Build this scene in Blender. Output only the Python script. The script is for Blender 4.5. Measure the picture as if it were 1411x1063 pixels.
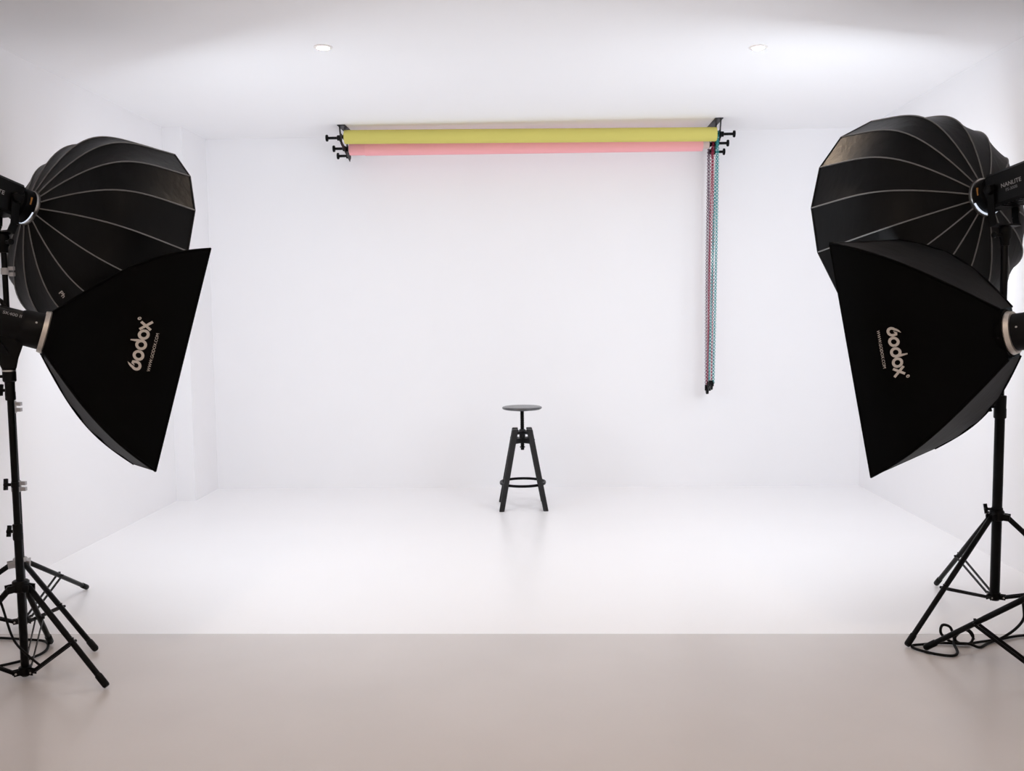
import bpy, math, random
from mathutils import Vector as V, Matrix
random.seed(7)
PI = math.pi
S = bpy.context.scene
COL = S.collection
for o in list(bpy.data.objects):
    bpy.data.objects.remove(o)

# ------------------------------------------------------------------ camera, world, exposure
cam_d = bpy.data.cameras.new('camera')
cam_d.sensor_width = 36.0
cam_d.lens = 1255.84 / 1411 * 36.0
cam_d.clip_start = 0.05
cam = bpy.data.objects.new('camera', cam_d)
COL.objects.link(cam)
cam.location = (0, 0, 1.4)
cam.matrix_world = (Matrix.Translation((0, 0, 1.4)) @ Matrix.Rotation(0.03290, 4, 'Z')
                    @ Matrix.Rotation(PI / 2 - 0.07705, 4, 'X') @ Matrix.Rotation(-0.01150, 4, 'Z'))
S.camera = cam
W = bpy.data.worlds.new('world')
W.use_nodes = True
W.node_tree.nodes['Background'].inputs[0].default_value = (0.8, 0.85, 1, 1)
W.node_tree.nodes['Background'].inputs[1].default_value = 0.0
S.world = W
S.view_settings.view_transform = 'Standard'
S.view_settings.look = 'None'
S.view_settings.exposure = 0.09
S.view_settings.gamma = 1.0
S.view_settings.use_curve_mapping = False
S.cycles.max_bounces = 16
S.cycles.diffuse_bounces = 10
S.cycles.glossy_bounces = 4
S.cycles.sample_clamp_indirect = 10
# strength of the lamps, the added unseen ones included
DOME_POWER = 6.45
SOFT_POWER = 3.2
DOWN_POWER = 760.0

# ------------------------------------------------------------------ materials
def mat(name, col, rough=0.5, metal=0.0, spec=0.5, var=0.0, vscale=8.0, bump=0.0, bscale=60.0,
        emit=0.0, ecol=None, sheen=0.0, rvar=0.0, stretch=None, coat=0.0):
    m = bpy.data.materials.new(name)
    m.use_nodes = True
    nt = m.node_tree
    b = nt.nodes['Principled BSDF']
    b.inputs['Base Color'].default_value = (*col, 1)
    b.inputs['Roughness'].default_value = rough
    b.inputs['Metallic'].default_value = metal
    b.inputs['Specular IOR Level'].default_value = spec
    if coat:
        b.inputs['Coat Weight'].default_value = coat
    if sheen:
        b.inputs['Sheen Weight'].default_value = sheen
    if emit:
        b.inputs['Emission Color'].default_value = (*(ecol or col), 1)
        b.inputs['Emission Strength'].default_value = emit
    if var or bump or rvar:
        tc = nt.nodes.new('ShaderNodeTexCoord')
        mp = nt.nodes.new('ShaderNodeMapping')
        nt.links.new(tc.outputs['Object'], mp.inputs[0])
        if stretch:
            mp.inputs['Scale'].default_value = stretch
    if var:
        n = nt.nodes.new('ShaderNodeTexNoise')
        n.inputs['Scale'].default_value = vscale
        n.inputs['Detail'].default_value = 4
        nt.links.new(mp.outputs[0], n.inputs['Vector'])
        r = nt.nodes.new('ShaderNodeValToRGB')
        r.color_ramp.interpolation = 'EASE'
        r.color_ramp.elements[0].position = 0.15
        r.color_ramp.elements[1].position = 0.85
        r.color_ramp.elements[0].color = (*[c * (1 - var) for c in col], 1)
        r.color_ramp.elements[1].color = (*[min(1, c * (1 + var)) for c in col], 1)
        nt.links.new(n.outputs[0], r.inputs[0])
        nt.links.new(r.outputs[0], b.inputs['Base Color'])
    if rvar:
        n3 = nt.nodes.new('ShaderNodeTexNoise')
        n3.inputs['Scale'].default_value = vscale * 0.6
        n3.inputs['Detail'].default_value = 3
        nt.links.new(mp.outputs[0], n3.inputs['Vector'])
        mr = nt.nodes.new('ShaderNodeMapRange')
        mr.inputs[3].default_value = rough - rvar
        mr.inputs[4].default_value = rough + rvar
        nt.links.new(n3.outputs[0], mr.inputs[0])
        nt.links.new(mr.outputs[0], b.inputs['Roughness'])
    if bump:
        n2 = nt.nodes.new('ShaderNodeTexNoise')
        n2.inputs['Scale'].default_value = bscale
        n2.inputs['Detail'].default_value = 3
        nt.links.new(mp.outputs[0], n2.inputs['Vector'])
        bp = nt.nodes.new('ShaderNodeBump')
        bp.inputs['Strength'].default_value = bump
        bp.inputs['Distance'].default_value = 0.01
        nt.links.new(n2.outputs[0], bp.inputs['Height'])
        nt.links.new(bp.outputs[0], b.inputs['Normal'])
    return m

M = {}
M['wall'] = mat('white_wall_paint', (0.895, 0.89, 0.905), 0.65, spec=0.3, var=0.006, vscale=2, bump=0.03, bscale=180)
M['ceil'] = mat('white_ceiling_paint', (0.905, 0.90, 0.91), 0.6, spec=0.3, var=0.005, vscale=2, bump=0.03, bscale=150)
M['floorw'] = mat('white_floor_paint', (0.91, 0.905, 0.915), 0.3, spec=0.5, var=0.008, vscale=1.5, bump=0.015, bscale=90)
M['floorb'] = mat('beige_resin_floor', (0.635, 0.60, 0.585), 0.26, spec=0.5, var=0.03, vscale=2.2, bump=0.02, bscale=110)
M['back'] = mat('rear_wall_paint', (0.89, 0.88, 0.88), 0.7, spec=0.2, var=0.02)
M['fabric'] = mat('black_nylon_fabric', (0.0018, 0.0018, 0.0020), 0.46, spec=0.15, var=0.25, vscale=30, bump=0.22, bscale=9, stretch=(3, 3, 0.6))
M['matt'] = mat('matt_black_fabric', (0.0008, 0.0008, 0.0009), 0.62, spec=0.055, var=0.25, vscale=30, bump=0.15, bscale=16)
M['cloth'] = mat('dark_grey_softbox_cloth', (0.0055, 0.0055, 0.0058), 0.6, spec=0.13, var=0.25, vscale=30, bump=0.25, bscale=14)
M['piping'] = mat('grey_piping', (0.19, 0.188, 0.185), 0.6, spec=0.3, var=0.1, vscale=60)
M['metal'] = mat('black_painted_metal', (0.0025, 0.0025, 0.0028), 0.34, spec=0.11, var=0.2, vscale=40)
M['plastic'] = mat('black_plastic', (0.0025, 0.0025, 0.0028), 0.45, spec=0.13, var=0.2, vscale=50, bump=0.03, bscale=300)
M['steel'] = mat('brushed_steel', (0.55, 0.54, 0.52), 0.3, metal=1, var=0.06, vscale=80)
M['silver'] = mat('satin_silver', (0.62, 0.58, 0.53), 0.35, metal=0.7, var=0.05, vscale=50)
M['clear'] = mat('grey_translucent_plastic', (0.42, 0.41, 0.42), 0.35, spec=0.5, var=0.08, vscale=60)
M['print'] = mat('pale_logo_print', (0.50, 0.46, 0.42), 0.6, var=0.05, vscale=90)
M['printg'] = mat('grey_logo_print', (0.27, 0.265, 0.265), 0.6, var=0.05, vscale=90)
M['printd'] = mat('dim_logo_print', (0.13, 0.13, 0.135), 0.6, var=0.05, vscale=90)
M['amber'] = mat('amber_release_tab', (0.45, 0.20, 0.04), 0.4, var=0.05, vscale=90)
M['diff'] = mat('lit_diffuser_cloth', (0.85, 0.85, 0.87), 0.8, emit=DOME_POWER, ecol=(0.825, 0.91, 0.99), var=0.02, vscale=30)
M['diff2'] = mat('lit_softbox_cloth', (0.85, 0.85, 0.87), 0.8, emit=SOFT_POWER, ecol=(0.825, 0.91, 0.99), var=0.02, vscale=30)
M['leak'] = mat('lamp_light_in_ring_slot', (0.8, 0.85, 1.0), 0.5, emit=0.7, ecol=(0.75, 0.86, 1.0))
M['lamp'] = mat('unseen_fill_lamp', (1, 0.95, 0.88), 0.5, emit=DOWN_POWER * 1.12, ecol=(1.0, 0.81, 0.64))  # for the unseen lamps added to brighten the beige floor
M['lamp_dim'] = mat('dimmed_warm_lamp', (1, 0.95, 0.88), 0.5, emit=DOWN_POWER * 0.62, ecol=(1.0, 0.76, 0.54))
M['trim'] = mat('white_lamp_trim', (0.86, 0.82, 0.79), 0.4, var=0.01)
M['yellow'] = mat('yellow_paper', (0.63, 0.565, 0.155), 0.85, spec=0.15, var=0.03, vscale=3, stretch=(0.3, 3, 3))
M['pink'] = mat('pink_paper', (0.90, 0.42, 0.44), 0.85, spec=0.15, var=0.03, vscale=3, stretch=(0.3, 3, 3))
M['core'] = mat('pale_cardboard_core', (0.74, 0.60, 0.55), 0.85, spec=0.15, var=0.04, vscale=20)
M['teal'] = mat('turquoise_chain_plastic', (0.015, 0.29, 0.30), 0.35, var=0.08, vscale=60)
M['red'] = mat('crimson_chain_plastic', (0.32, 0.015, 0.055), 0.35, var=0.08, vscale=60)
M['mauve'] = mat('dark_mauve_chain_plastic', (0.16, 0.09, 0.13), 0.35, var=0.08, vscale=60)
M['stool'] = mat('black_stained_beech', (0.010, 0.010, 0.011), 0.45, spec=0.3, var=0.3, vscale=14, stretch=(6, 6, 0.6), bump=0.05, bscale=40)
M['seat'] = mat('black_stool_seat', (0.045, 0.045, 0.05), 0.26, spec=0.9, var=0.15, vscale=20)
M['cable'] = mat('black_cable_rubber', (0.0025, 0.0025, 0.0025), 0.5, spec=0.13, var=0.2, vscale=40)

# ------------------------------------------------------------------ mesh helpers (world coordinates)
class MB:
    def __init__(s):
        s.v = []; s.f = []
    def add(s, vs, fs):
        n = len(s.v)
        s.v += [tuple(p) for p in vs]
        s.f += [tuple(i + n for i in f) for f in fs]
        return s
    def box(s, c, size, R=None):
        c = V(c); h = V(size) / 2
        vs = []
        for x in (-1, 1):
            for y in (-1, 1):
                for z in (-1, 1):
                    p = V((x * h.x, y * h.y, z * h.z))
                    vs.append(c + (R @ p if R else p))
        return s.add(vs, [(0, 1, 3, 2), (4, 6, 7, 5), (0, 4, 5, 1), (2, 3, 7, 6), (0, 2, 6, 4), (1, 5, 7, 3)])
    def rbox(s, c, size, R=None, b=0.006):
        """box with chamfered long edges along the local y axis and chamfered ends"""
        c = V(c); h = V(size) / 2
        def ring(y, k):
            x, z = h.x - k, h.z - k
            pts = [(-x + b, -z), (x - b, -z), (x, -z + b), (x, z - b), (x - b, z), (-x + b, z), (-x, z - b), (-x, -z + b)]
            return [c + (R @ V((px, y, pz)) if R else V((px, y, pz))) for px, pz in pts]
        rs = [ring(-h.y, b * .6), ring(-h.y + b * .6, 0), ring(h.y - b * .6, 0), ring(h.y, b * .6)]
        return s.loft(rs)
    def loft(s, rings, cap=True):
        n = len(rings[0]); vs = [p for r in rings for p in r]; fs = []
        for i in range(len(rings) - 1):
            for j in range(n):
                k = (j + 1) % n
                fs.append((i * n + j, i * n + k, (i + 1) * n + k, (i + 1) * n + j))
        if cap:
            fs.append(tuple(reversed(range(n))))
            fs.append(tuple((len(rings) - 1) * n + j for j in range(n)))
        return s.add(vs, fs)
    def lathe(s, o, axis, prof, n=20, cap=True):
        """prof: list of (distance along axis, radius)"""
        o = V(o); a = V(axis).normalized()
        u = a.orthogonal().normalized(); w = a.cross(u)
        rings = [[o + a * d + (u * math.cos(2 * PI * j / n) + w * math.sin(2 * PI * j / n)) * r for j in range(n)] for d, r in prof]
        return s.loft(rings, cap)
    def bar(s, p, q, r, n=12, r2=None):
        p = V(p); q = V(q); L = (q - p).length
        return s.lathe(p, q - p, [(0, r), (L, r2 if r2 else r)], n)
    def strip(s, p, q, w, t, side):
        p = V(p); q = V(q); a = (q - p).normalized()
        u = V(side); u = (u - a * u.dot(a)).normalized(); v = a.cross(u)
        rs = [[e + u * x * w / 2 + v * y * t / 2 for x, y in ((-1, -1), (1, -1), (1, 1), (-1, 1))] for e in (p, q)]
        return s.loft(rs)
    def tube(s, pts, r, n=8, closed=False):
        pts = [V(p) for p in pts]; N = len(pts); rings = []; u = None
        for i, p in enumerate(pts):
            if closed: d = pts[(i + 1) % N] - pts[i - 1]
            else: d = pts[min(i + 1, N - 1)] - pts[max(i - 1, 0)]
            d.normalize()
            if u is None: u = d.orthogonal().normalized()
            u = (u - d * u.dot(d)).normalized(); w = d.cross(u)
            rr = r[i] if isinstance(r, (list, tuple)) else r
            rings.append([p + (u * math.cos(2 * PI * j / n) + w * math.sin(2 * PI * j / n)) * rr for j in range(n)])
        if closed:
            # close with the best matching twist
            rings.append(rings[0]); return s.loft(rings, False)
        return s.loft(rings)
    def torus(s, c, axis, R, r, n=32, m=8, arc=None):
        c = V(c); a = V(axis).normalized(); u = a.orthogonal().normalized(); w = a.cross(u)
        vs = []; fs = []
        for i in range(n):
            d = u * math.cos(2 * PI * i / n) + w * math.sin(2 * PI * i / n)
            for j in range(m):
                vs.append(c + d * (R + r * math.cos(2 * PI * j / m)) + a * r * math.sin(2 * PI * j / m))
        for i in range(n):
            for j in range(m):
                i2, j2 = (i + 1) % n, (j + 1) % m
                fs.append((i * m + j, i2 * m + j, i2 * m + j2, i * m + j2))
        return s.add(vs, fs)

def origin(parent):
    return parent['_o'] if parent is not None else None
ORG = {}
def obj(name, mb, m, parent=None, smooth=True, at=None, angle=40):
    """link ONE mesh object; vertices are given in world coordinates"""
    o0 = ORG[parent.name] if parent is not None else V(at or (0, 0, 0))
    me = bpy.data.meshes.new(name)
    me.from_pydata([tuple(V(p) - o0) for p in mb.v], [], mb.f)
    me.validate()
    me.materials.append(m)
    o = bpy.data.objects.new(name, me)
    COL.objects.link(o)
    ORG[o.name] = o0
    import bmesh
    b = bmesh.new(); b.from_mesh(me)
    if not mb.__dict__.get('open'):
        bmesh.ops.recalc_face_normals(b, faces=b.faces)
    if smooth:
        for f in b.faces: f.smooth = True
        for e in b.edges:
            if len(e.link_faces) == 2 and e.calc_face_angle(0) > math.radians(angle): e.smooth = False
    b.to_mesh(me); b.free()
    if parent is not None: o.parent = parent
    else: o.location = o0
    return o
def thing(name, loc, label, cat, group=None):
    o = bpy.data.objects.new(name, None)
    o.empty_display_size = 0.05
    COL.objects.link(o); o.location = loc; ORG[o.name] = V(loc)
    return tag(o, label, cat, group)
def tag(o, label, cat, group=None):
    o['label'] = label; o['category'] = cat
    if group: o['group'] = group
    return o
def struct(name, mb, m, parent=None, label=None, smooth=False):
    o = obj(name, mb, m, parent, smooth=smooth)
    o['kind'] = 'structure'
    if label: o['label'] = label
    return o

# ------------------------------------------------------------------ the room
XL, XR, YB, YF, ZC = -2.826, 2.548, 7.35, -1.5, 2.832
YE = 3.915      # where the white floor paint ends
T = 0.12
struct('floor', MB().box(((XL + XR) / 2, (YE + YB) / 2, -T / 2), (XR - XL + 2 * T, YB - YE + T * 0, T)), M['floorw'], label='glossy white painted floor of the studio corner')
struct('floor', MB().box(((XL + XR) / 2, (YE + YF) / 2, -T / 2), (XR - XL + 2 * T, YE - YF, T)), M['floorb'], label='glossy beige resin floor in front of the white paint')
struct('ceiling', MB().box(((XL + XR) / 2, (YF + YB) / 2, ZC + T / 2), (XR - XL + 2 * T, YB - YF + 2 * T, T)), M['ceil'], label='plain white ceiling')
struct('wall_left', MB().box((XL - T / 2, (YF + YB) / 2, ZC / 2), (T, YB - YF + 2 * T, ZC)), M['wall'], label='white left wall')
struct('wall_right', MB().box((XR + T / 2, (YF + YB) / 2, ZC / 2), (T, YB - YF + 2 * T, ZC)), M['wall'], label='white right wall')
struct('wall_back', MB().box(((XL + XR) / 2, YB + T / 2, ZC / 2), (XR - XL, T, ZC)), M['wall'], label='white wall behind the stool')
struct('wall_front', MB().box(((XL + XR) / 2, YF - T / 2, ZC / 2), (XR - XL, T, ZC)), M['back'], label='wall behind the camera')
struct('trim_1', MB().box((XL + 0.0745, (6.86 + YB) / 2, ZC / 2), (0.149, YB - 6.86, ZC)), M['wall'], label='white square pilaster in the left back corner')

# ------------------------------------------------------------------ recessed ceiling lamps, those out of view added as fill light
LAMPS = ((-1.146, 4.93, 'small round lit recessed lamp in the white ceiling, left one of the two in view'),
         (1.187, 5.10, 'small round lit recessed lamp in the white ceiling, right one of the two in view'),
         (-1.15, 2.1, 'added unseen fill lamp in the ceiling above the left half of the beige floor'),
         (1.18, 2.2, 'added unseen fill lamp in the ceiling above the right half of the beige floor'),
         (-1.15, -0.6, 'added unseen fill lamp in the ceiling behind the camera, left'),
         (1.18, -0.6, 'added unseen fill lamp in the ceiling behind the camera, right'))
for x, y, lab in LAMPS:
    t = thing('downlight', (x, y, ZC), lab, 'ceiling lamp', 'recessed ceiling lamps')
    obj('trim_ring', MB().lathe((x, y, ZC + .002), (0, 0, -1), [(0, .05), (.005, .05), (.008, .045), (.008, .034), (.002, .032), (.002, .01)], 28, False), M['trim'], t)
    obj('bulb', MB().lathe((x, y, ZC + .001), (0, 0, -1), [(0, .032), (.004, .031), (.006, .02), (.0065, .005)], 24), M['lamp_dim' if y > 4 else 'lamp'], t)

# ------------------------------------------------------------------ flat lettering
def glyphs(text, size, bold=0.0):
    cu = bpy.data.curves.new('lettering', 'FONT')
    cu.body = text; cu.size = size; cu.offset = bold * size; cu.resolution_u = 3
    o = bpy.data.objects.new('lettering', cu)
    COL.objects.link(o)
    dg = bpy.context.evaluated_depsgraph_get()
    me = bpy.data.meshes.new_from_object(o.evaluated_get(dg))
    vs = [(v.co.x, v.co.y) for v in me.vertices]
    fs = [tuple(p.vertices) for p in me.polygons]
    bpy.data.objects.remove(o); bpy.data.curves.remove(cu); bpy.data.meshes.remove(me)
    w = max(p[0] for p in vs) - min(p[0] for p in vs)
    return vs, fs, w
def stroke(pts, w):
    vs = []; fs = []
    n = len(pts)
    for i, p in enumerate(pts):
        a = pts[max(i - 1, 0)]; b = pts[min(i + 1, n - 1)]
        dx, dy = b[0] - a[0], b[1] - a[1]; L = math.hypot(dx, dy) or 1
        ww = w[i] if isinstance(w, list) else w
        nx, ny = -dy / L * ww / 2, dx / L * ww / 2
        vs += [(p[0] + nx, p[1] + ny), (p[0] - nx, p[1] - ny)]
    for i in range(n - 1):
        fs.append((2 * i, 2 * i + 1, 2 * i + 3, 2 * i + 2))
    return vs, fs
def arc(cx, cy, r, a0, a1, n=20):
    return [(cx + r * math.cos(a0 + (a1 - a0) * i / n), cy + r * math.sin(a0 + (a1 - a0) * i / n)) for i in range(n + 1)]
def join2d(parts):
    vs = []; fs = []
    for v, f in parts:
        n = len(vs); vs += v; fs += [tuple(i + n for i in q) for q in f]
    return vs, fs
def round_logo():
    """the rounded five letter word on the softbox sides, x height 1, reading along x"""
    P = []
    st = 0.25
    R = 0.37
    # spiral capital: pointed tip at the top, round bowl, leaf curling back into the middle
    g = arc(0.46, 0.45, 0.335, math.radians(132), math.radians(385), 26)
    P.append(stroke([(0.56, 1.20), (0.40, 1.02), (0.28, 0.84)] + g, [.03, .17, .22] + [st] * len(g)))
    P.append(stroke([g[-1], (0.72, 0.78), (0.60, 0.80), (0.42, 0.58)], [st, .25, .21, .03]))
    for cx in (1.43, 2.45, 3.44):
        P.append(stroke(arc(cx, 0.46, R, 0, 2 * PI, 28), st))
    P.append(stroke([(2.82, 0.30), (2.80, 0.86), (2.76, 1.42)], [st, .25, .12]))
    P.append(stroke([(3.90, 0.92), (4.72, -0.02)], .24))
    P.append(stroke([(4.66, 0.94), (3.94, -0.02)], .22))
    rg = [stroke(arc(4.98, 1.14, .12, 0, 2 * PI, 12), .07), stroke([(4.94, 1.08), (4.94, 1.20), (5.01, 1.18)], .05)]
    return join2d(P + rg)

# ------------------------------------------------------------------ frames
def frame(az, el, ro=0.0):
    a = V((math.cos(el) * math.sin(az), math.cos(el) * math.cos(az), math.sin(el)))
    s = a.cross(V((0, 0, 1))).normalized(); u = s.cross(a)
    s2 = s * math.cos(ro) + u * math.sin(ro); u2 = u * math.cos(ro) - s * math.sin(ro)
    return a, s2, u2

# ------------------------------------------------------------------ deep round softboxes
def deep_softbox(pars, side, label, text=None):
    C = V(pars[:3]); az, el, ph, R, D, p0, p1, r0 = pars[3:]
    a, s, u = frame(az, el)
    def dirn(k):
        th = ph - side * k * 2 * PI / 16
        return u * math.cos(th) + s * math.sin(th)
    def rad(t):
        return r0 + (R - r0) * ((1 - p0) * t + p0 * (1 - (1 - t) ** p1))
    def rp(k, t, off=0.0):
        return C + a * (D * t) + dirn(k) * (rad(t) + off)
    def gp(k, f, t, off=0.0):
        """point on the gore between rib k and k+1, 0<f<1, cloth sagging a little between the ribs"""
        p = rp(k, t) * (1 - f) + rp(k + 1, t) * f
        mid = dirn(k) * (1 - f) + dirn(k + 1) * f
        return p + mid.normalized() * (off - 0.010 * 4 * f * (1 - f) * math.sin(PI * min(1, t * 1.02)))
    t0 = thing('deep_softbox', C, label, 'softbox', 'deep round softboxes')
    nt, nf = 16, 4
    for k in range(16):
        vs = []; fs = []
        for i in range(nt + 1):
            for j in range(nf + 1):
                vs.append(gp(k, j / nf, i / nt))
        for i in range(nt):
            for j in range(nf):
                q = i * (nf + 1) + j
                fs.append((q, q + 1, q + nf + 2, q + nf + 1))
        b = MB().add(vs, fs)
        # folded hem at the rim gives the cloth its edge
        hem = MB()
        obj('panel', b, M['fabric'], t0, angle=180)
        obj('piping', MB().tube([rp(k, i / 24, 0.0015) for i in range(25)], 0.0033, 6), M['piping'], t0)
    rim = MB(); rim.tube([rp(k, 1.0, -.002) for k in range(16)], 0.006, 6, True)
    obj('rim_band', rim, M['fabric'], t0)
    # diffuser cloth set just inside the rim
    vs = [C + a * (D * 0.965)]; fs = []
    for k in range(16): vs.append(C + a * (D * 0.965) + dirn(k) * (rad(0.965) * 0.982))
    for k in range(16): fs.append((0, 1 + k, 1 + (k + 1) % 16))
    obj('diffuser', MB().add(vs, fs), M['diff'], t0, smooth=False)
    rg = MB().lathe(C, a, [(-.012, r0 * 1.0), (-.012, r0 * 1.12), (.0, r0 * 1.16), (.012, r0 * 1.10), (.014, r0 * .9)], 40, False)
    ring = obj('speed_ring', rg, M['steel'], t0)
    obj('leak_glow', MB().tube([C - a * .014 + (u * math.cos(q) + s * math.sin(q)) * r0 * 1.06 for q in [PI + (-1.15 + 2.3 * i / 20) for i in range(21)]], .0045, 6), M['leak'], t0)  # glowing tube stands in for lamp light leaking at the ring
    if text:
        k, tt, ff, txt, size = text
        v2, f2, w = glyphs(txt, size, .022)
        e = (rp(k, tt + .01) - rp(k, tt)).length / .01
        ch = (rp(k + 1, tt) - rp(k, tt)).length
        obj('lettering', MB().add([gp(k, ff - y / ch, tt + x / e, 0.003) for x, y in v2], f2), M['print'], t0, smooth=False)
    return C, a, s, u, r0

def lamp_head(C, a, s, u, r0, label, text_side, stand_xy, word, size, shift, extra=None):
    """box bodied lamp behind a deep softbox, in a yoke"""
    R = Matrix((s, a, u)).transposed()
    t = thing('studio_lamp', C - a * .10, label, 'studio lamp', 'lamps of the deep softboxes')
    b = C - a * .20
    obj('neck', MB().lathe(C, -a, [(.0, .074), (.012, .078), (.055, .078), (.062, .066), (.075, .064)], 32), M['plastic'], t)
    body = obj('body', MB().rbox(b, (.122, .27, .150), R, .012), M['plastic'], t)
    for i in range(9):
        y = -.09 + i * .02
        obj('vent_fin', MB().box(b + a * y - u * .0765, (.10, .006, .006), R), M['metal'], t, smooth=False)
    obj('release_tab', MB().box(C - a * .038 + s * text_side * .072 + u * .012, (.014, .006, .034), R), M['amber'], t, smooth=False)
    # yoke
    piv = C - a * .10
    sx, sy = stand_xy
    base = V((sx, sy, piv.z - .165))
    yk = MB()
    for q in (-1, 1):
        p1 = piv + s * q * .07; p3 = V((p1.x, p1.y, 0)); lo = base + s * q * .066 + V((0, 0, .012))
        lo.z = base.z + .012
        yk.strip(p1 + V((0, 0, .02)), V((p1.x * .6 + lo.x * .4, p1.y * .6 + lo.y * .4, base.z + .05)), .034, .007, a)
        yk.strip(V((p1.x * .6 + lo.x * .4, p1.y * .6 + lo.y * .4, base.z + .052)), lo, .032, .007, a)
    yk.strip(base - s * .07 + V((0, 0, .012)), base + s * .07 + V((0, 0, .012)), .034, .008, a)
    obj('yoke', yk, M['metal'], t)
    for q in (-1, 1):
        obj('tilt_knob', MB().lathe(piv + s * q * .061, s * q, [(0, .012), (.012, .012), (.014, .022), (.030, .020), (.033, .014)], 14), M['plastic'], t)
    mt = MB().lathe(base + V((0, 0, .010)), (0, 0, -1), [(0, .019), (.012, .026), (.05, .026), (.06, .020), (.085, .019)], 18)
    mt.bar(base + V((0, 0, -.03)), base + V((0, 0, -.03)) - s * text_side * -.055, .008)
    obj('stand_socket', mt, M['plastic'], t)
    obj('socket_screw', MB().lathe(base + V((0, 0, -.03)) + s * text_side * .05, s * text_side, [(0, .006), (.006, .013), (.016, .013), (.018, .008)], 12), M['plastic'], t)
    rows = [(word, size, -.006, 'printg')] + (extra or [])
    for wd, sz, yy, mm in rows:
        v2, f2, w = glyphs(wd, sz, .014)
        sgn = 1 if text_side > 0 else -1
        obj('lettering', MB().add([b + a * sgn * (x - w / 2 + shift) + u * (y + yy) + s * text_side * .0618 for x, y in v2], f2), M[mm], t, smooth=False)

DL = (-2.3233, 4.1224, 1.9106, 0.5488, -0.3169, 0.4857, 0.5312, 0.4817, 0.7801, 5.1479, 0.0715)
DR = (1.9725, 4.1682, 1.8977, -0.375, -0.1783, -0.6371, 0.5478, 0.4843, 0.7483, 5.3662, 0.0759)
gl = deep_softbox(DL, -1, 'black deep round softbox with grey piping, above the rectangular softbox at the left edge', (5, .300, .70, 'Ph', .033))
gr = deep_softbox(DR, 1, 'black deep round softbox with grey piping, above the rectangular softbox at the right edge')
lamp_head(*gl, 'black box lamp in a yoke behind the left deep round softbox', 1, (-2.377, 3.996), 'NANLITE', .025, .0)
lamp_head(*gr, 'black box lamp with grey lettering behind the right deep round softbox', -1, (2.006, 4.041), 'NANLITE', .025, -.005,
          [('FS-300B', .018, -.027, 'printd')])

# ------------------------------------------------------------------ rectangular softboxes
def box_softbox(pars, near, label, t_logo, t_url, q0, qs):
    C = V(pars[:3]); az, el, ro, Wd, Hh, D, bw, bh, w0, h0 = pars[3:]
    a, s, u = frame(az, el, ro)
    def w(t): return w0 + (Wd - w0) * (t + bw * math.sin(PI * t))
    def h(t): return h0 + (Hh - h0) * (t + bh * math.sin(PI * t))
    t0 = thing('rectangular_softbox', C, label, 'softbox', 'rectangular softboxes')
    nt, nf = 18, 10
    rnd = random.Random(3)
    def P(face, t, q, off=0.0):
        # faces: 0 near side, 1 far side, 2 top, 3 bottom; the cloth sags a little between its rods
        sag = 0.014 * (1 - q * q) * math.sin(PI * t) * min(1, (1 - t) * 3)
        wr = 0.004 * math.sin(26 * t + 3 * q + face) * (abs(q) ** 3) * math.sin(PI * t)
        o = off - sag + wr
        if face == 0: return C + a * D * t + s * near * (w(t) + o) + u * q * h(t)
        if face == 1: return C + a * D * t - s * near * (w(t) + o) + u * q * h(t)
        if face == 2: return C + a * D * t + s * q * w(t) + u * (h(t) + o)
        return C + a * D * t + s * q * w(t) - u * (h(t) + o)
    sides = []
    for face in range(4):
        vs = [P(face, i / nt, -1 + 2 * j / nf) for i in range(nt + 1) for j in range(nf + 1)]
        fs = [(i * (nf + 1) + j, i * (nf + 1) + j + 1, (i + 1) * (nf + 1) + j + 1, (i + 1) * (nf + 1) + j) for i in range(nt) for j in range(nf)]
        sides.append(obj(('side_panel', 'side_panel', 'top_panel', 'bottom_panel')[face], MB().add(vs, fs), M['matt'] if face < 2 else M['cloth'], t0, angle=180))
    for sx in (-1, 1):
        for sy in (-1, 1):
            obj('corner_seam', MB().tube([C + a * D * t + s * sx * w(t) + u * sy * h(t) for t in [i / 20 for i in range(21)]], .005, 6), M['matt'], t0)
    def rect(d, ww, hh): return [C + a * d + s * x * ww + u * y * hh for x, y in ((-1, -1), (1, -1), (1, 1), (-1, 1))]
    lip = MB().loft([rect(D - .012, Wd - .003, Hh - .003), rect(D + .002, Wd + .002, Hh + .002), rect(D + .002, Wd - .009, Hh - .009), rect(D - .012, Wd - .011, Hh - .011)], False)
    obj('front_lip', lip, M['matt'], t0, smooth=False)
    vs = rect(D - .006, Wd - .0095, Hh - .0095)
    obj('diffuser', MB().add(vs, [(0, 1, 2, 3)]), M['diff2'], t0, smooth=False)
    obj('speed_ring', MB().lathe(C - a * .020, a, [(0, .066), (0, .080), (.016, .084), (.024, .080), (.026, .066)], 36, False), M['silver'], t0)
    obj('rear_collar', MB().lathe(C - a * .002, a, [(0, .070), (.004, .092), (.02, .097), (.05, .088)], 28, False), M['matt'], t0)
    # print on the near side panel
    panel = sides[0]
    def put(v2, f2, tc, q_c, x_c, sc):
        e = (P(0, tc + .01, q_c) - P(0, tc, q_c)).length / .01
        hh = h(tc)
        return MB().add([P(0, tc - y * sc / e, q_c + qs * (x - x_c) * sc / hh + 0.0, .0035) for x, y in v2], f2)
    v2, f2 = round_logo()
    obj('lettering', put(v2, f2, t_logo, q0, 2.42, .0410), M['print'], panel, smooth=False)
    v3, f3, wd = glyphs('WWW.GODOX.COM', 1.0)
    obj('lettering', put(v3, f3, t_url, q0 - qs * .045, wd / 2, .148 / wd), M['print'], panel, smooth=False)
    return C, a, s, u

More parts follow.
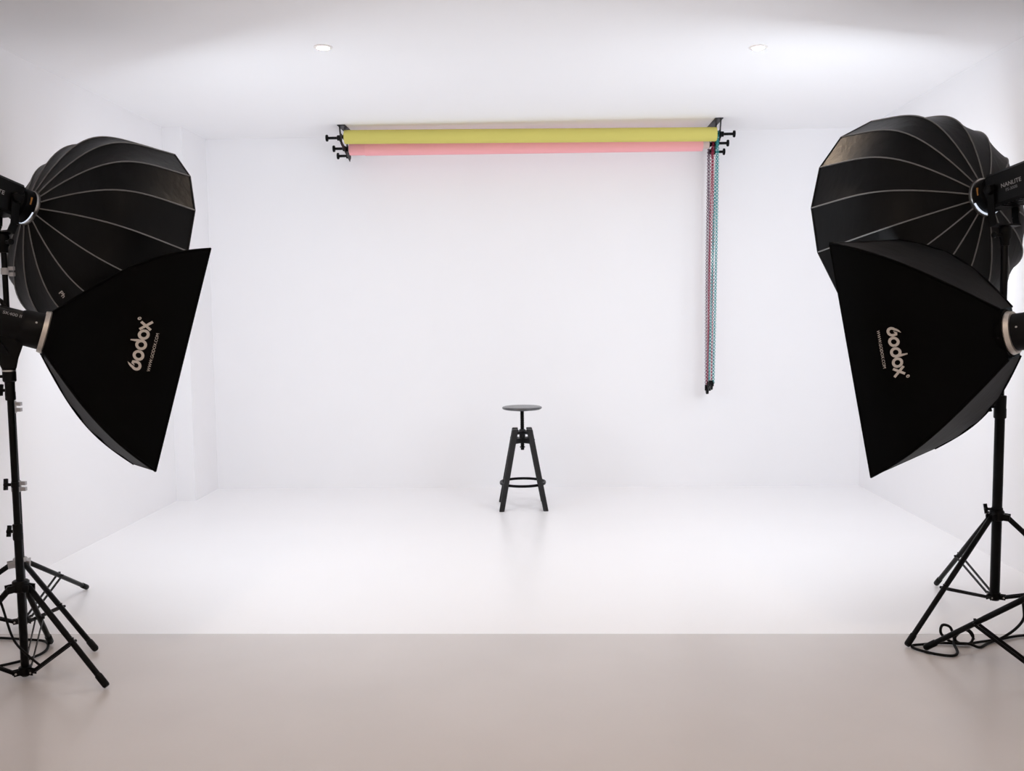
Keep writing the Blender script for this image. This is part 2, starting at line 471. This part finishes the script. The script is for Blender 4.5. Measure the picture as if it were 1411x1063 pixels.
def flash_head(g, label, stand_xy, back, side, text=None, length=.34):
    """round bodied flash head clamped to its stand"""
    C, a, s, u = g
    piv = C - a * back
    t = thing('flash_head', piv, label, 'studio lamp', 'flash heads of the rectangular softboxes')
    r = .061
    obj('nose', MB().lathe(C - a * .018, -a, [(0, .066), (.004, .071), (.06, .069), (.075, r + .003), (.08, r)], 36), M['plastic'], t)
    obj('body', MB().lathe(C - a * .094, -a, [(0, r - .003), (.004, r), (length - .04, r), (length - .01, r - .006), (length, r - .016)], 36), M['plastic'], t)
    obj('rear_panel', MB().lathe(C - a * (.094 + length - .004), -a, [(0, .047), (.008, .046), (.010, .04)], 28), M['metal'], t)
    obj('dial', MB().lathe(C - a * (.094 + length + .004), -a, [(0, .016), (.012, .015), (.014, .012)], 18), M['clear'], t)
    obj('carry_handle', MB().tube([C - a * (.16 + .16 * i / 10) + u * (r - .004 + .034 * math.sin(PI * i / 10) ** .5) for i in range(11)], .008, 8), M['plastic'], t)
    obj('pilot_screw', MB().lathe(C - a * .045 + s * side * .064 + u * .022, s * side, [(0, .004), (.003, .004), (.005, .002)], 10), M['steel'], t)
    # tilting bracket, wide at the body and narrow at the socket
    sx, sy = stand_xy
    ax = V((a.x, a.y, 0)).normalized(); sd = V((s.x, s.y, 0)).normalized()
    top = V((piv.x, piv.y, piv.z - .045)); base = V((sx, sy, piv.z - .175))
    rings = []
    for z, wa, ws in ((0, .066, .030), (.3, .058, .028), (.7, .036, .024), (1, .025, .022)):
        c = top.lerp(base, z)
        rings.append([c + ax * x * wa + sd * y * ws for x, y in ((-1, -1), (-.5, -1.15), (.5, -1.15), (1, -1), (1, 1), (.5, 1.15), (-.5, 1.15), (-1, 1))])
    obj('tilt_bracket', MB().loft(rings), M['plastic'], t)
    obj('stand_socket', MB().lathe(base + V((0, 0, .002)), (0, 0, -1), [(0, .022), (.004, .024), (.05, .024), (.054, .020)], 20), M['plastic'], t)
    obj('socket_band', MB().lathe(base + V((0, 0, -.006)), (0, 0, -1), [(0, .0246), (.003, .0252), (.006, .0246)], 20), M['steel'], t)
    obj('tilt_lever', MB().strip(base + V((0, 0, .05)) - sd * side * -.03, base + V((0, 0, .10)) + sd * side * .075 - ax * .03, .016, .010, ax), M['plastic'], t)
    obj('socket_screw', MB().lathe(base + V((0, 0, -.03)) - ax * .02, -ax, [(0, .006), (.014, .006), (.016, .013), (.024, .012)], 12), M['plastic'], t)
    if text:
        v2, f2, w = glyphs(text, .0195)
        # wrapped on the body, reading towards the softbox
        out = []
        for x, y in v2:
            th = math.radians(64) - y / r
            out.append(C - a * (.162 - x) + (s * side * math.sin(th) + u * math.cos(th)) * (r + .0012))
        obj('lettering', MB().add(out, f2), M['printg'], t, smooth=False)

SL = (-1.908, 3.4651, 1.3527, 1.0438, -0.2828, 0.097, 0.3022, 0.4383, 0.4641, 0.5017, 0.1366, 0.0821, 0.0757)
SR = (1.7718, 3.511, 1.3107, -0.7906, -0.1667, 0.0695, 0.317, 0.4676, 0.4857, 0.3799, 0.1371, 0.0674, 0.0959)
sl = box_softbox(SL, 1, 'black rectangular softbox with pale upright lettering near the left edge', .695, .765, .022, 1)
sr = box_softbox(SR, -1, 'black rectangular softbox with pale upright lettering near the right edge', .672, .742, .013, -1)
PLF, PLR, PRR, PRF = (-2.033, 3.411), (-2.377, 3.996), (2.006, 4.041), (1.895, 3.36)
flash_head(sl, 'black round flash head with grey lettering behind the left rectangular softbox', PLF, .15, 1, 'SK400 II')
flash_head(sr, 'black round flash head cut by the right edge of the photo', PRF, .19, -1)

# ------------------------------------------------------------------ light stands
def light_stand(xy, feet, hub_z, low_z, sections, collars, label, hubmat, leg_r=.0115, frac=.56, clampmat=None):
    x, y = xy
    t = thing('light_stand', (x, y, 0), label, 'light stand', 'tripod light stands')
    c = lambda z: V((x, y, z))
    for z0, z1, r in sections:
        obj('pole', MB().lathe(c(z0), (0, 0, 1), [(0, r * .9), (.003, r), (z1 - z0 - .003, r), (z1 - z0, r * .9)], 20), M['metal'], t)
    for z, r, hgt, ang, m in collars:
        cl = obj('collar', MB().lathe(c(z - hgt / 2), (0, 0, 1), [(0, r * .93), (.004, r), (hgt * .4, r), (hgt * .45, r * .94), (hgt - .004, r * .97), (hgt, r * .9)], 20), m, t)
        d = V((math.cos(ang), math.sin(ang), 0)); pd = V((-d.y, d.x, 0))
        k = MB().bar(c(z) + d * (r - .004), c(z) + d * (r + .018), .006, 10)
        k.lathe(c(z) + d * (r + .014), d, [(0, .008), (.004, .011), (.012, .011), (.014, .008)], 12)
        if m is M['clear']:
            k = MB()
            for q in (-1, 1):
                k.box(c(z) + d * (r + .010) + V((0, 0, q * .013)), (.024, .016, .016))
        else:
            k.strip(c(z) + d * (r + .020) - V((0, 0, .020)) + pd * .006, c(z) + d * (r + .024) + V((0, 0, .022)) - pd * .006, .014, .009, d)
        obj('clamp_knob', k, m, cl)
    hb = MB().lathe(c(hub_z - .022), (0, 0, 1), [(0, .026), (.003, .030), (.040, .030), (.044, .027)], 20)
    for f in feet:
        d = (V((f[0], f[1], 0)) - c(0)).normalized(); pd = V((-d.y, d.x, 0))
        for q in (-1, 1):
            hb.strip(c(hub_z - .004) + d * .022 + pd * q * .0145, c(hub_z - .006) + d * .052 + pd * q * .0155, .028, .006, (0, 0, 1))
    hub = obj('hub', hb, hubmat, t)
    lw = MB().lathe(c(low_z - .014), (0, 0, 1), [(0, .021), (.003, .024), (.030, .024), (.033, .020)], 18)
    for f in feet:
        d = (V((f[0], f[1], 0)) - c(0)).normalized(); pd = V((-d.y, d.x, 0))
        for q in (-1, 1):
            lw.strip(c(low_z) + d * .016 + pd * q * .009, c(low_z) + d * .044 + pd * q * .009, .022, .003, (0, 0, 1))
    obj('lower_hub', lw, M['metal'] if hubmat is not M['clear'] else M['metal'], t)
    for f in feet:
        foot = V((f[0], f[1], 0.013)); d = V((f[0] - x, f[1] - y, 0)).normalized(); pd = V((-d.y, d.x, 0))
        top = c(hub_z - .006) + d * .042
        ax = (foot - top).normalized(); L = (foot - top).length
        lb = MB().lathe(top - ax * .012, ax, [(0, leg_r * .7), (.006, leg_r), (L * .5, leg_r), (L * .5 + .01, leg_r * .96), (L * .97, leg_r * .96), (L * .975 + .012, leg_r * .8)], 14)
        leg = obj('leg', lb, M['metal'], t)
        obj('rubber_foot', MB().lathe(top + ax * (L - .055), ax, [(0, leg_r * 1.0), (.004, leg_r * 1.18), (.052, leg_r * 1.18), (.058, leg_r * .9)], 14), M['cable'], leg)
        j = top + ax * (L * frac)
        lo = c(low_z) + d * .038
        for q in (-1, 1):
            obj('brace', MB().strip(lo + pd * q * .0115, j + pd * q * (leg_r + .003), .0125, .0028, ax), M['metal'], t)
        pin = MB().bar(j - pd * (leg_r + .008), j + pd * (leg_r + .008), .0055, 10)
        pin.box(j - ax * 0 + V((0, 0, leg_r + .003)), (.009, .009, .008))
        obj('brace_pin', pin, M['metal'], leg)
        obj('rivet', MB().bar(lo - pd * .015, lo + pd * .015, .004, 8), M['steel'], t)

def rot(c, f, deg):
    dx, dy = f[0] - c[0], f[1] - c[1]; q = math.radians(deg)
    return (c[0] + dx * math.cos(q) - dy * math.sin(q), c[1] + dx * math.sin(q) + dy * math.cos(q))
zl = gl[0].z + gl[1].z * -.10 - .165 - .07
zr = gr[0].z + gr[1].z * -.10 - .165 - .07
fL1, fL2 = (-1.664, 3.314), (-2.134, 3.779)
light_stand(PLF, [fL1, fL2, (3 * PLF[0] - fL1[0] - fL2[0], 3 * PLF[1] - fL1[1] - fL2[1])], .372, .032,
            [(.012, .60, .0150), (.60, 1.15, .0125), (1.12, 1.21, .0105)],
            [(.585, .0185, .062, PI * .93, M['plastic']), (.77, .0150, .02, PI, M['plastic']), (1.135, .0185, .075, PI * .95, M['plastic'])],
            'black tripod light stand carrying the left rectangular softbox, front of the two left stands', M['plastic'])
fA, fB = (-1.894, 3.695), (-2.376, 4.574)
light_stand(PLR, [fA, fB, (-2.785, 3.70)], .305, .035,
            [(.015, .68, .0175), (.66, 1.04, .0145), (1.02, zl + .03, .0120)],
            [(.655, .0215, .05, 0.1, M['clear']), (1.015, .0190, .055, 0.1, M['clear']), (1.62, .0165, .03, 0.5, M['clear'])],
            'black tripod light stand with clear plastic hub, behind the front left stand', M['clear'], frac=.52)
fC, fD = (1.51, 3.75), (1.996, 4.612)
light_stand(PRR, [fC, fD, (2.475, 3.742)], .493, .128,
            [(.11, 1.0, .0205), (.96, zr + .03, .0145)],
            [(.975, .0255, .10, PI, M['plastic']), (.520, .0245, .016, PI * .95, M['plastic'])],
            'tall black tripod light stand on the right carrying the deep round softbox', M['metal'], frac=.57)
fE = (1.571, 3.717)
light_stand(PRF, [fE, rot(PRF, fE, 120), rot(PRF, fE, -120)], .365, .032,
            [(.012, .60, .0150), (.60, 1.12, .0125), (1.08, 1.17, .0105)],
            [(.585, .0185, .062, PI * .2, M['plastic']), (1.09, .0185, .075, PI * .2, M['plastic'])],
            'black tripod light stand at the right edge with one leg reaching into view', M['plastic'])

# ------------------------------------------------------------------ stool
def stool():
    cx, cy = -.146, 6.6
    t = thing('bar_stool', (cx, cy, 0), 'black round swivel bar stool with four legs on the white floor', 'stool')
    A = math.radians(3)
    def p(x, y, z): return V((cx + x * math.cos(A) - y * math.sin(A), cy + x * math.sin(A) + y * math.cos(A), z))
    obj('seat', MB().lathe((cx, cy, .716), (0, 0, 1), [(0, .132), (.004, .141), (.010, .145), (.015, .1445), (.0185, .141), (.020, .135), (.0195, .06)], 48), M['seat'], t)
    obj('seat_plate', MB().lathe((cx, cy, .706), (0, 0, 1), [(0, .05), (.003, .058), (.010, .058)], 24), M['metal'], t)
    th = [(.43, .013)]
    z = .432
    while z < .704:
        th += [(z, .0125), (z + .003, .0150), (z + .006, .0125)]; z += .008
    obj('screw', MB().lathe((cx, cy, 0), (0, 0, 1), th + [(.708, .0125)], 16), M['metal'], t)
    obj('screw_nut', MB().lathe((cx, cy, .418), (0, 0, 1), [(0, .010), (.004, .013), (.016, .013), (.02, .02), (.024, .02)], 14), M['metal'], t)
    obj('hub', MB().lathe((cx, cy, .47), (0, 0, 1), [(0, .02), (.004, .022), (.096, .022), (.1, .02)], 18), M['stool'], t)
    for z0, hgt, w in ((.490, .036, .036), (.548, .020, .034)):
        b = MB()
        for k in range(2):
            q = A + PI / 4 + k * PI / 2
            d = V((math.cos(q), math.sin(q), 0))
            b.strip(V((cx, cy, z0)) - d * (.088 if z0 < .5 else .075), V((cx, cy, z0)) + d * (.088 if z0 < .5 else .075), w, hgt, V((-d.y, d.x, 0)))
        obj('cross_bracket', b, M['stool'], t, smooth=False)
    for sx in (-1, 1):
        for sy in (-1, 1):
            rings = []
            for z, k in ((0.0, 1), (.004, 1), (.570, 0), (.576, 0)):
                hx = .051 + (.158 - .051) * (1 - z / .576); hy = .051 + (.172 - .051) * (1 - z / .576)
                w = .0215 - .003 * (1 - z / .576)
                if z in (0.0, .576): w -= .003
                cxx, cyy = sx * hx, sy * hy
                b = .005
                rings.append([p(cxx + ex * w - (b * ex if ax_ else 0), cyy + ey * w - (0 if ax_ else b * ey), z)
                              for ex, ey, ax_ in ((-1, -1, 1), (1, -1, 1), (1, -1, 0), (1, 1, 0), (1, 1, 1), (-1, 1, 1), (-1, 1, 0), (-1, -1, 0))])
            leg = obj('leg', MB().loft(rings), M['stool'], t, angle=25)
            hx = .051 + .107 * (1 - .50 / .576); hy = .051 + .121 * (1 - .50 / .576)
            obj('bolt', MB().lathe(p(sx * (hx + .019), sy * hy, .5), p(sx, 0, 0) - p(0, 0, 0), [(0, .006), (.003, .006), (.004, .004)], 10), M['metal'], leg)
    n = 48; R = .163
    rings = []
    for i in range(n):
        q = 2 * PI * i / n; d = V((math.cos(q), math.sin(q), 0)); c0 = V((cx, cy, .178))
        rings.append([c0 + d * (R + e) + V((0, 0, zz)) for e, zz in ((-.005, -.009), (.005, -.009), (.007, 0), (.005, .009), (-.005, .009), (-.007, 0))])
    rings.append(rings[0])
    obj('foot_ring', MB().loft(rings, False), M['metal'], t)
stool()

# ------------------------------------------------------------------ backdrop rolls, brackets and chains
HK = [(6.93, 2.744, 2.722), (7.12, 2.699, 2.690), (7.24, 2.664, 2.646)]
def roll(name, y, xl, xr, zl_, zr_, r, m, label, core_l, core_r, loose=0):
    a0 = V((xl, y, zl_)); a1 = V((xr, y, zr_)); ax = (a1 - a0).normalized(); L = (a1 - a0).length
    t = thing(name, (a0 + a1) / 2, label, 'paper roll', 'backdrop paper rolls')
    # rolled sheet: a spiral with a visible end step
    n = 40; prof = []
    prof_r = [r * (1 - .035 * i / n) for i in range(n + 1)]
    e1 = V((0, 0, 1)); e2 = ax.cross(e1)
    rings = []
    for d in (0, .004, L - .004, L):
        k = .97 if d in (0, L) else 1
        rings.append([a0 + ax * d + (e1 * math.cos(2 * PI * i / n + 2.2) + e2 * math.sin(2 * PI * i / n + 2.2)) * prof_r[i] * k for i in range(n)])
    obj('paper', MB().loft(rings), m, t, angle=60)
    if loose:
        obj('outer_sheet', MB().lathe(a0 + ax * loose, ax, [(0, r * .99), (.001, r * 1.07), (L - loose - .001, r * 1.07), (L - loose, r * .99)], 40), m, t)
    obj('core', MB().lathe(a0 - ax * core_l, ax, [(0, r * .60), (.003, r * .64), (L + core_l + core_r - .003, r * .64), (L + core_l + core_r, r * .60)], 24), M['core'], t)
    for q, e, cl in ((-1, a0, core_l), (1, a1, core_r)):
        obj('end_plug', MB().lathe(e + ax * q * (cl - .002), ax * q, [(0, r * .56), (.010, r * .5), (.012, .016), (.02, .014)], 20), M['plastic'], t)
roll('yellow_paper_roll', 6.93, -1.464, 1.310, 2.750, 2.722, .052, M['yellow'], 'yellow backdrop paper roll hanging below the ceiling, in front of the pink one', .000, .000)
roll('pink_paper_roll', 7.12, -1.468, 1.241, 2.692, 2.682, .046, M['pink'], 'pink backdrop paper roll half hidden behind the yellow one', .006, .050, .12)

for sd, X, lab in ((-1, -1.492, 'black metal roll bracket with three knobs on the ceiling, left end of the rolls'),
                   (1, 1.334, 'black metal roll bracket with three knobs on the ceiling, right end above the chains')):
    t = thing('roll_bracket', (X, 7.05, ZC), lab, 'bracket', 'ceiling brackets of the paper rolls')
    cp = -sd * .035
    obj('ceiling_plate', MB().box((X - sd * .012, 7.08, ZC - .003), (.058, .40, .006)), M['metal'], t, smooth=False)
    pl = MB()
    for (y0, z0), (y1, z1) in (((6.885, ZC - .006), (6.93, HK[0][1 if sd < 0 else 2] - .04)), ((7.06, ZC - .006), (7.24, HK[2][1 if sd < 0 else 2] - .03)), ((6.92, HK[0][1 if sd < 0 else 2] - .03), (7.24, HK[2][1 if sd < 0 else 2] - .03))):
        pl.strip((X, y0, z0), (X, y1, z1), .034, .005, (0, 1, 1))
    obj('hanger_plate', pl, M['metal'], t, smooth=False)
    for i, (y, zl2, zr2) in enumerate(HK):
        z = zl2 if sd < 0 else zr2
        hk = MB().tube([V((X + sd * .004, y + .030 * math.cos(q), z - .002 + .026 * math.sin(q))) for q in [PI * .85 + (PI * 1.3) * j / 12 for j in range(13)]], .006, 8)
        hk.strip((X + sd * .004, y + .026, z - .01), (X + sd * .004, y + .034, z + .035), .02, .006, (0, 1, 0))
        obj('hook', hk, M['metal'], t)
        ln = (.108, .100, .095)[i]
        kb = MB().lathe((X + sd * .004, y, z), (sd, 0, 0), [(0, .014), (.004, .020), (.024, .020), (.028, .010), (ln - .016, .010), (ln - .012, .024), (ln - .004, .026), (ln + .002, .024), (ln + .004, .016)], 20)
        obj('expander_knob', kb, M['plastic'], t)
        if sd > 0:
            obj('chain_wheel', MB().lathe((X - .030 + .004, y, z), (1, 0, 0), [(0, .017), (.002, .024), (.006, .018), (.012, .018), (.016, .024), (.018, .017)], 24), M['plastic'], t)

def chain(label, y, z_top, top_x, bot, z_bot, m, name):
    """endless plastic link chain over its wheel, weight in the lower bend"""
    t = thing('pull_chain', (top_x, y, z_top), label, 'chain', 'pull chains of the paper rolls')
    r = .021
    bx0, bx1 = bot
    def path():
        pts = []
        for i in range(60): # up the front strand
            k = i / 59; f = math.sin(PI * k) * .003
            pts.append(V((bx0 + (top_x - bx0) * k + f, y - .006 - (r - .006) * k, z_bot + (z_top - z_bot) * k)))
        for i in range(1, 12):
            q = PI * i / 12
            pts.append(V((top_x + .003 * i / 12, y - r * math.cos(q), z_top + r * math.sin(q))))
        for i in range(60):
            k = 1 - i / 59; f = math.sin(PI * k) * .004
            pts.append(V((bx1 + (top_x + .003 - bx1) * k - f, y + .006 + (r - .006) * k, z_bot + (z_top - z_bot) * k)))
        return pts
    pts = path()
    L = [0]
    for i in range(1, len(pts)): L.append(L[-1] + (pts[i] - pts[i - 1]).length)
    pitch = .0130; n = int(L[-1] / pitch)
    front = MB(); rear = MB(); i = 0
    for k in range(n + 1):
        d = k * pitch
        while i < len(pts) - 2 and L[i + 1] < d: i += 1
        f = (d - L[i]) / max(1e-6, L[i + 1] - L[i])
        c = pts[i].lerp(pts[i + 1], min(1, f)); ax = (pts[i + 1] - pts[i]).normalized()
        sd = V((1, 0, 0)) if k % 2 == 0 else V((0, 1, 0))
        sd = (sd - ax * sd.dot(ax)).normalized(); nn = ax.cross(sd)
        vs = []; fs = []; N, m4 = 10, 4
        for a_ in range(N):
            q = 2 * PI * a_ / N; dr = ax * math.cos(q) * .0104 + sd * math.sin(q) * (.0088 if k % 2 == 0 else .0062)
            od = (ax * math.cos(q) * .008 + sd * math.sin(q) * .0095).normalized()
            for b_ in range(m4):
                w = 2 * PI * b_ / m4
                vs.append(c + dr + od * math.cos(w) * .0022 + nn * math.sin(w) * .0022)
        for a_ in range(N):
            for b_ in range(m4):
                a2, b2 = (a_ + 1) % N, (b_ + 1) % m4
                fs.append((a_ * m4 + b_, a2 * m4 + b_, a2 * m4 + b2, a_ * m4 + b2))
        (front if d < L[-1] / 2 else rear).add(vs, fs)
    for mb in (front, rear):
        o = obj('chain_strand', mb, m, t); o['kind'] = 'stuff'
    cx = (bx0 + bx1) / 2
    w = MB().lathe((cx - .010, y, z_bot - .030), (1, 0, 0), [(0, .018), (.002, .026), (.018, .026), (.020, .018)], 24)
    w.box((cx, y, z_bot - .006), (.036, .018, .044))
    obj('chain_weight', w, M['plastic'], t)
chain('turquoise pull chain, rightmost of the three hanging from the roll bracket', 6.93, 2.722, 1.318, (1.296, 1.268), .874, M['teal'], 'teal')
chain('crimson pull chain, middle one of the three hanging from the roll bracket', 7.12, 2.690, 1.318, (1.318, 1.290), .850, M['red'], 'red')
chain('dark mauve pull chain, leftmost of the three hanging from the roll bracket', 7.24, 2.646, 1.310, (1.316, 1.300), .815, M['mauve'], 'mauve')

# ------------------------------------------------------------------ cables
def smooth_path(pts, n=10):
    P = [V(p) for p in pts]; out = []
    for i in range(len(P) - 1):
        p0 = P[max(i - 1, 0)]; p1 = P[i]; p2 = P[i + 1]; p3 = P[min(i + 2, len(P) - 1)]
        for j in range(n):
            t = j / n
            out.append(0.5 * ((2 * p1) + (p2 - p0) * t + (2 * p0 - 5 * p1 + 4 * p2 - p3) * t * t + (3 * p1 - p0 - 3 * p2 + p3) * t ** 3))
    out.append(P[-1]); return out
Z = .0075
def cable(pts, label, r=.0058, cat='cable'):
    p = smooth_path(pts)
    o = obj('power_cable', MB().tube(p, r, 8), M['cable'], None, at=tuple(p[0]))
    return tag(o, label, cat)
cable([(2.47, 3.93, Z), (2.25, 3.90, Z), (2.05, 3.875, Z), (1.93, 3.83, Z), (1.84, 3.80, Z), (1.76, 3.775, Z), (1.67, 3.785, Z), (1.59, 3.77, Z), (1.535, 3.755, Z),
       (1.53, 3.72, Z), (1.58, 3.665, Z), (1.645, 3.64, Z), (1.685, 3.68, Z), (1.70, 3.75, Z + .012), (1.715, 3.78, .03), (1.70, 3.785, .075), (1.665, 3.78, .085), (1.66, 3.775, .05),
       (1.70, 3.76, .02), (1.76, 3.74, Z + .012), (1.80, 3.735, Z), (1.86, 3.785, Z), (1.93, 3.82, .015), (2.00, 3.85, .042), (2.05, 3.88, .075), (2.062, 3.90, .11), (2.066, 3.93, .17)],
      'black power cable looped on the floor under the right stands')
cable([(1.72, 3.775, .04), (1.755, 3.77, .075), (1.785, 3.765, .05), (1.775, 3.76, .018), (1.74, 3.765, .012), (1.715, 3.77, .03), (1.735, 3.772, .07), (1.77, 3.768, .062), (1.79, 3.765, .03)],
      'small coil of black cable tied up beside the right stand legs', .0052)
cable([(-2.62, 3.86, Z), (-2.45, 3.85, Z), (-2.27, 3.825, Z), (-2.17, 3.80, Z), (-2.115, 3.72, Z), (-2.11, 3.64, Z), (-2.16, 3.56, Z), (-2.26, 3.49, Z), (-2.40, 3.46, Z), (-2.6, 3.45, Z)],
      'black power cable curving on the floor under the left stands', .0058)
cable([(-2.27, 3.255, 1.40), (-2.34, 3.25, 1.28), (-2.38, 3.26, .95), (-2.22, 3.31, .68), (-2.129, 3.33, .502), (-2.074, 3.34, .336), (-2.044, 3.36, .181), (-1.996, 3.37, .111), (-1.952, 3.378, .066)],
      'black cable hanging from the left flash head down to the brace of its stand', .0045)
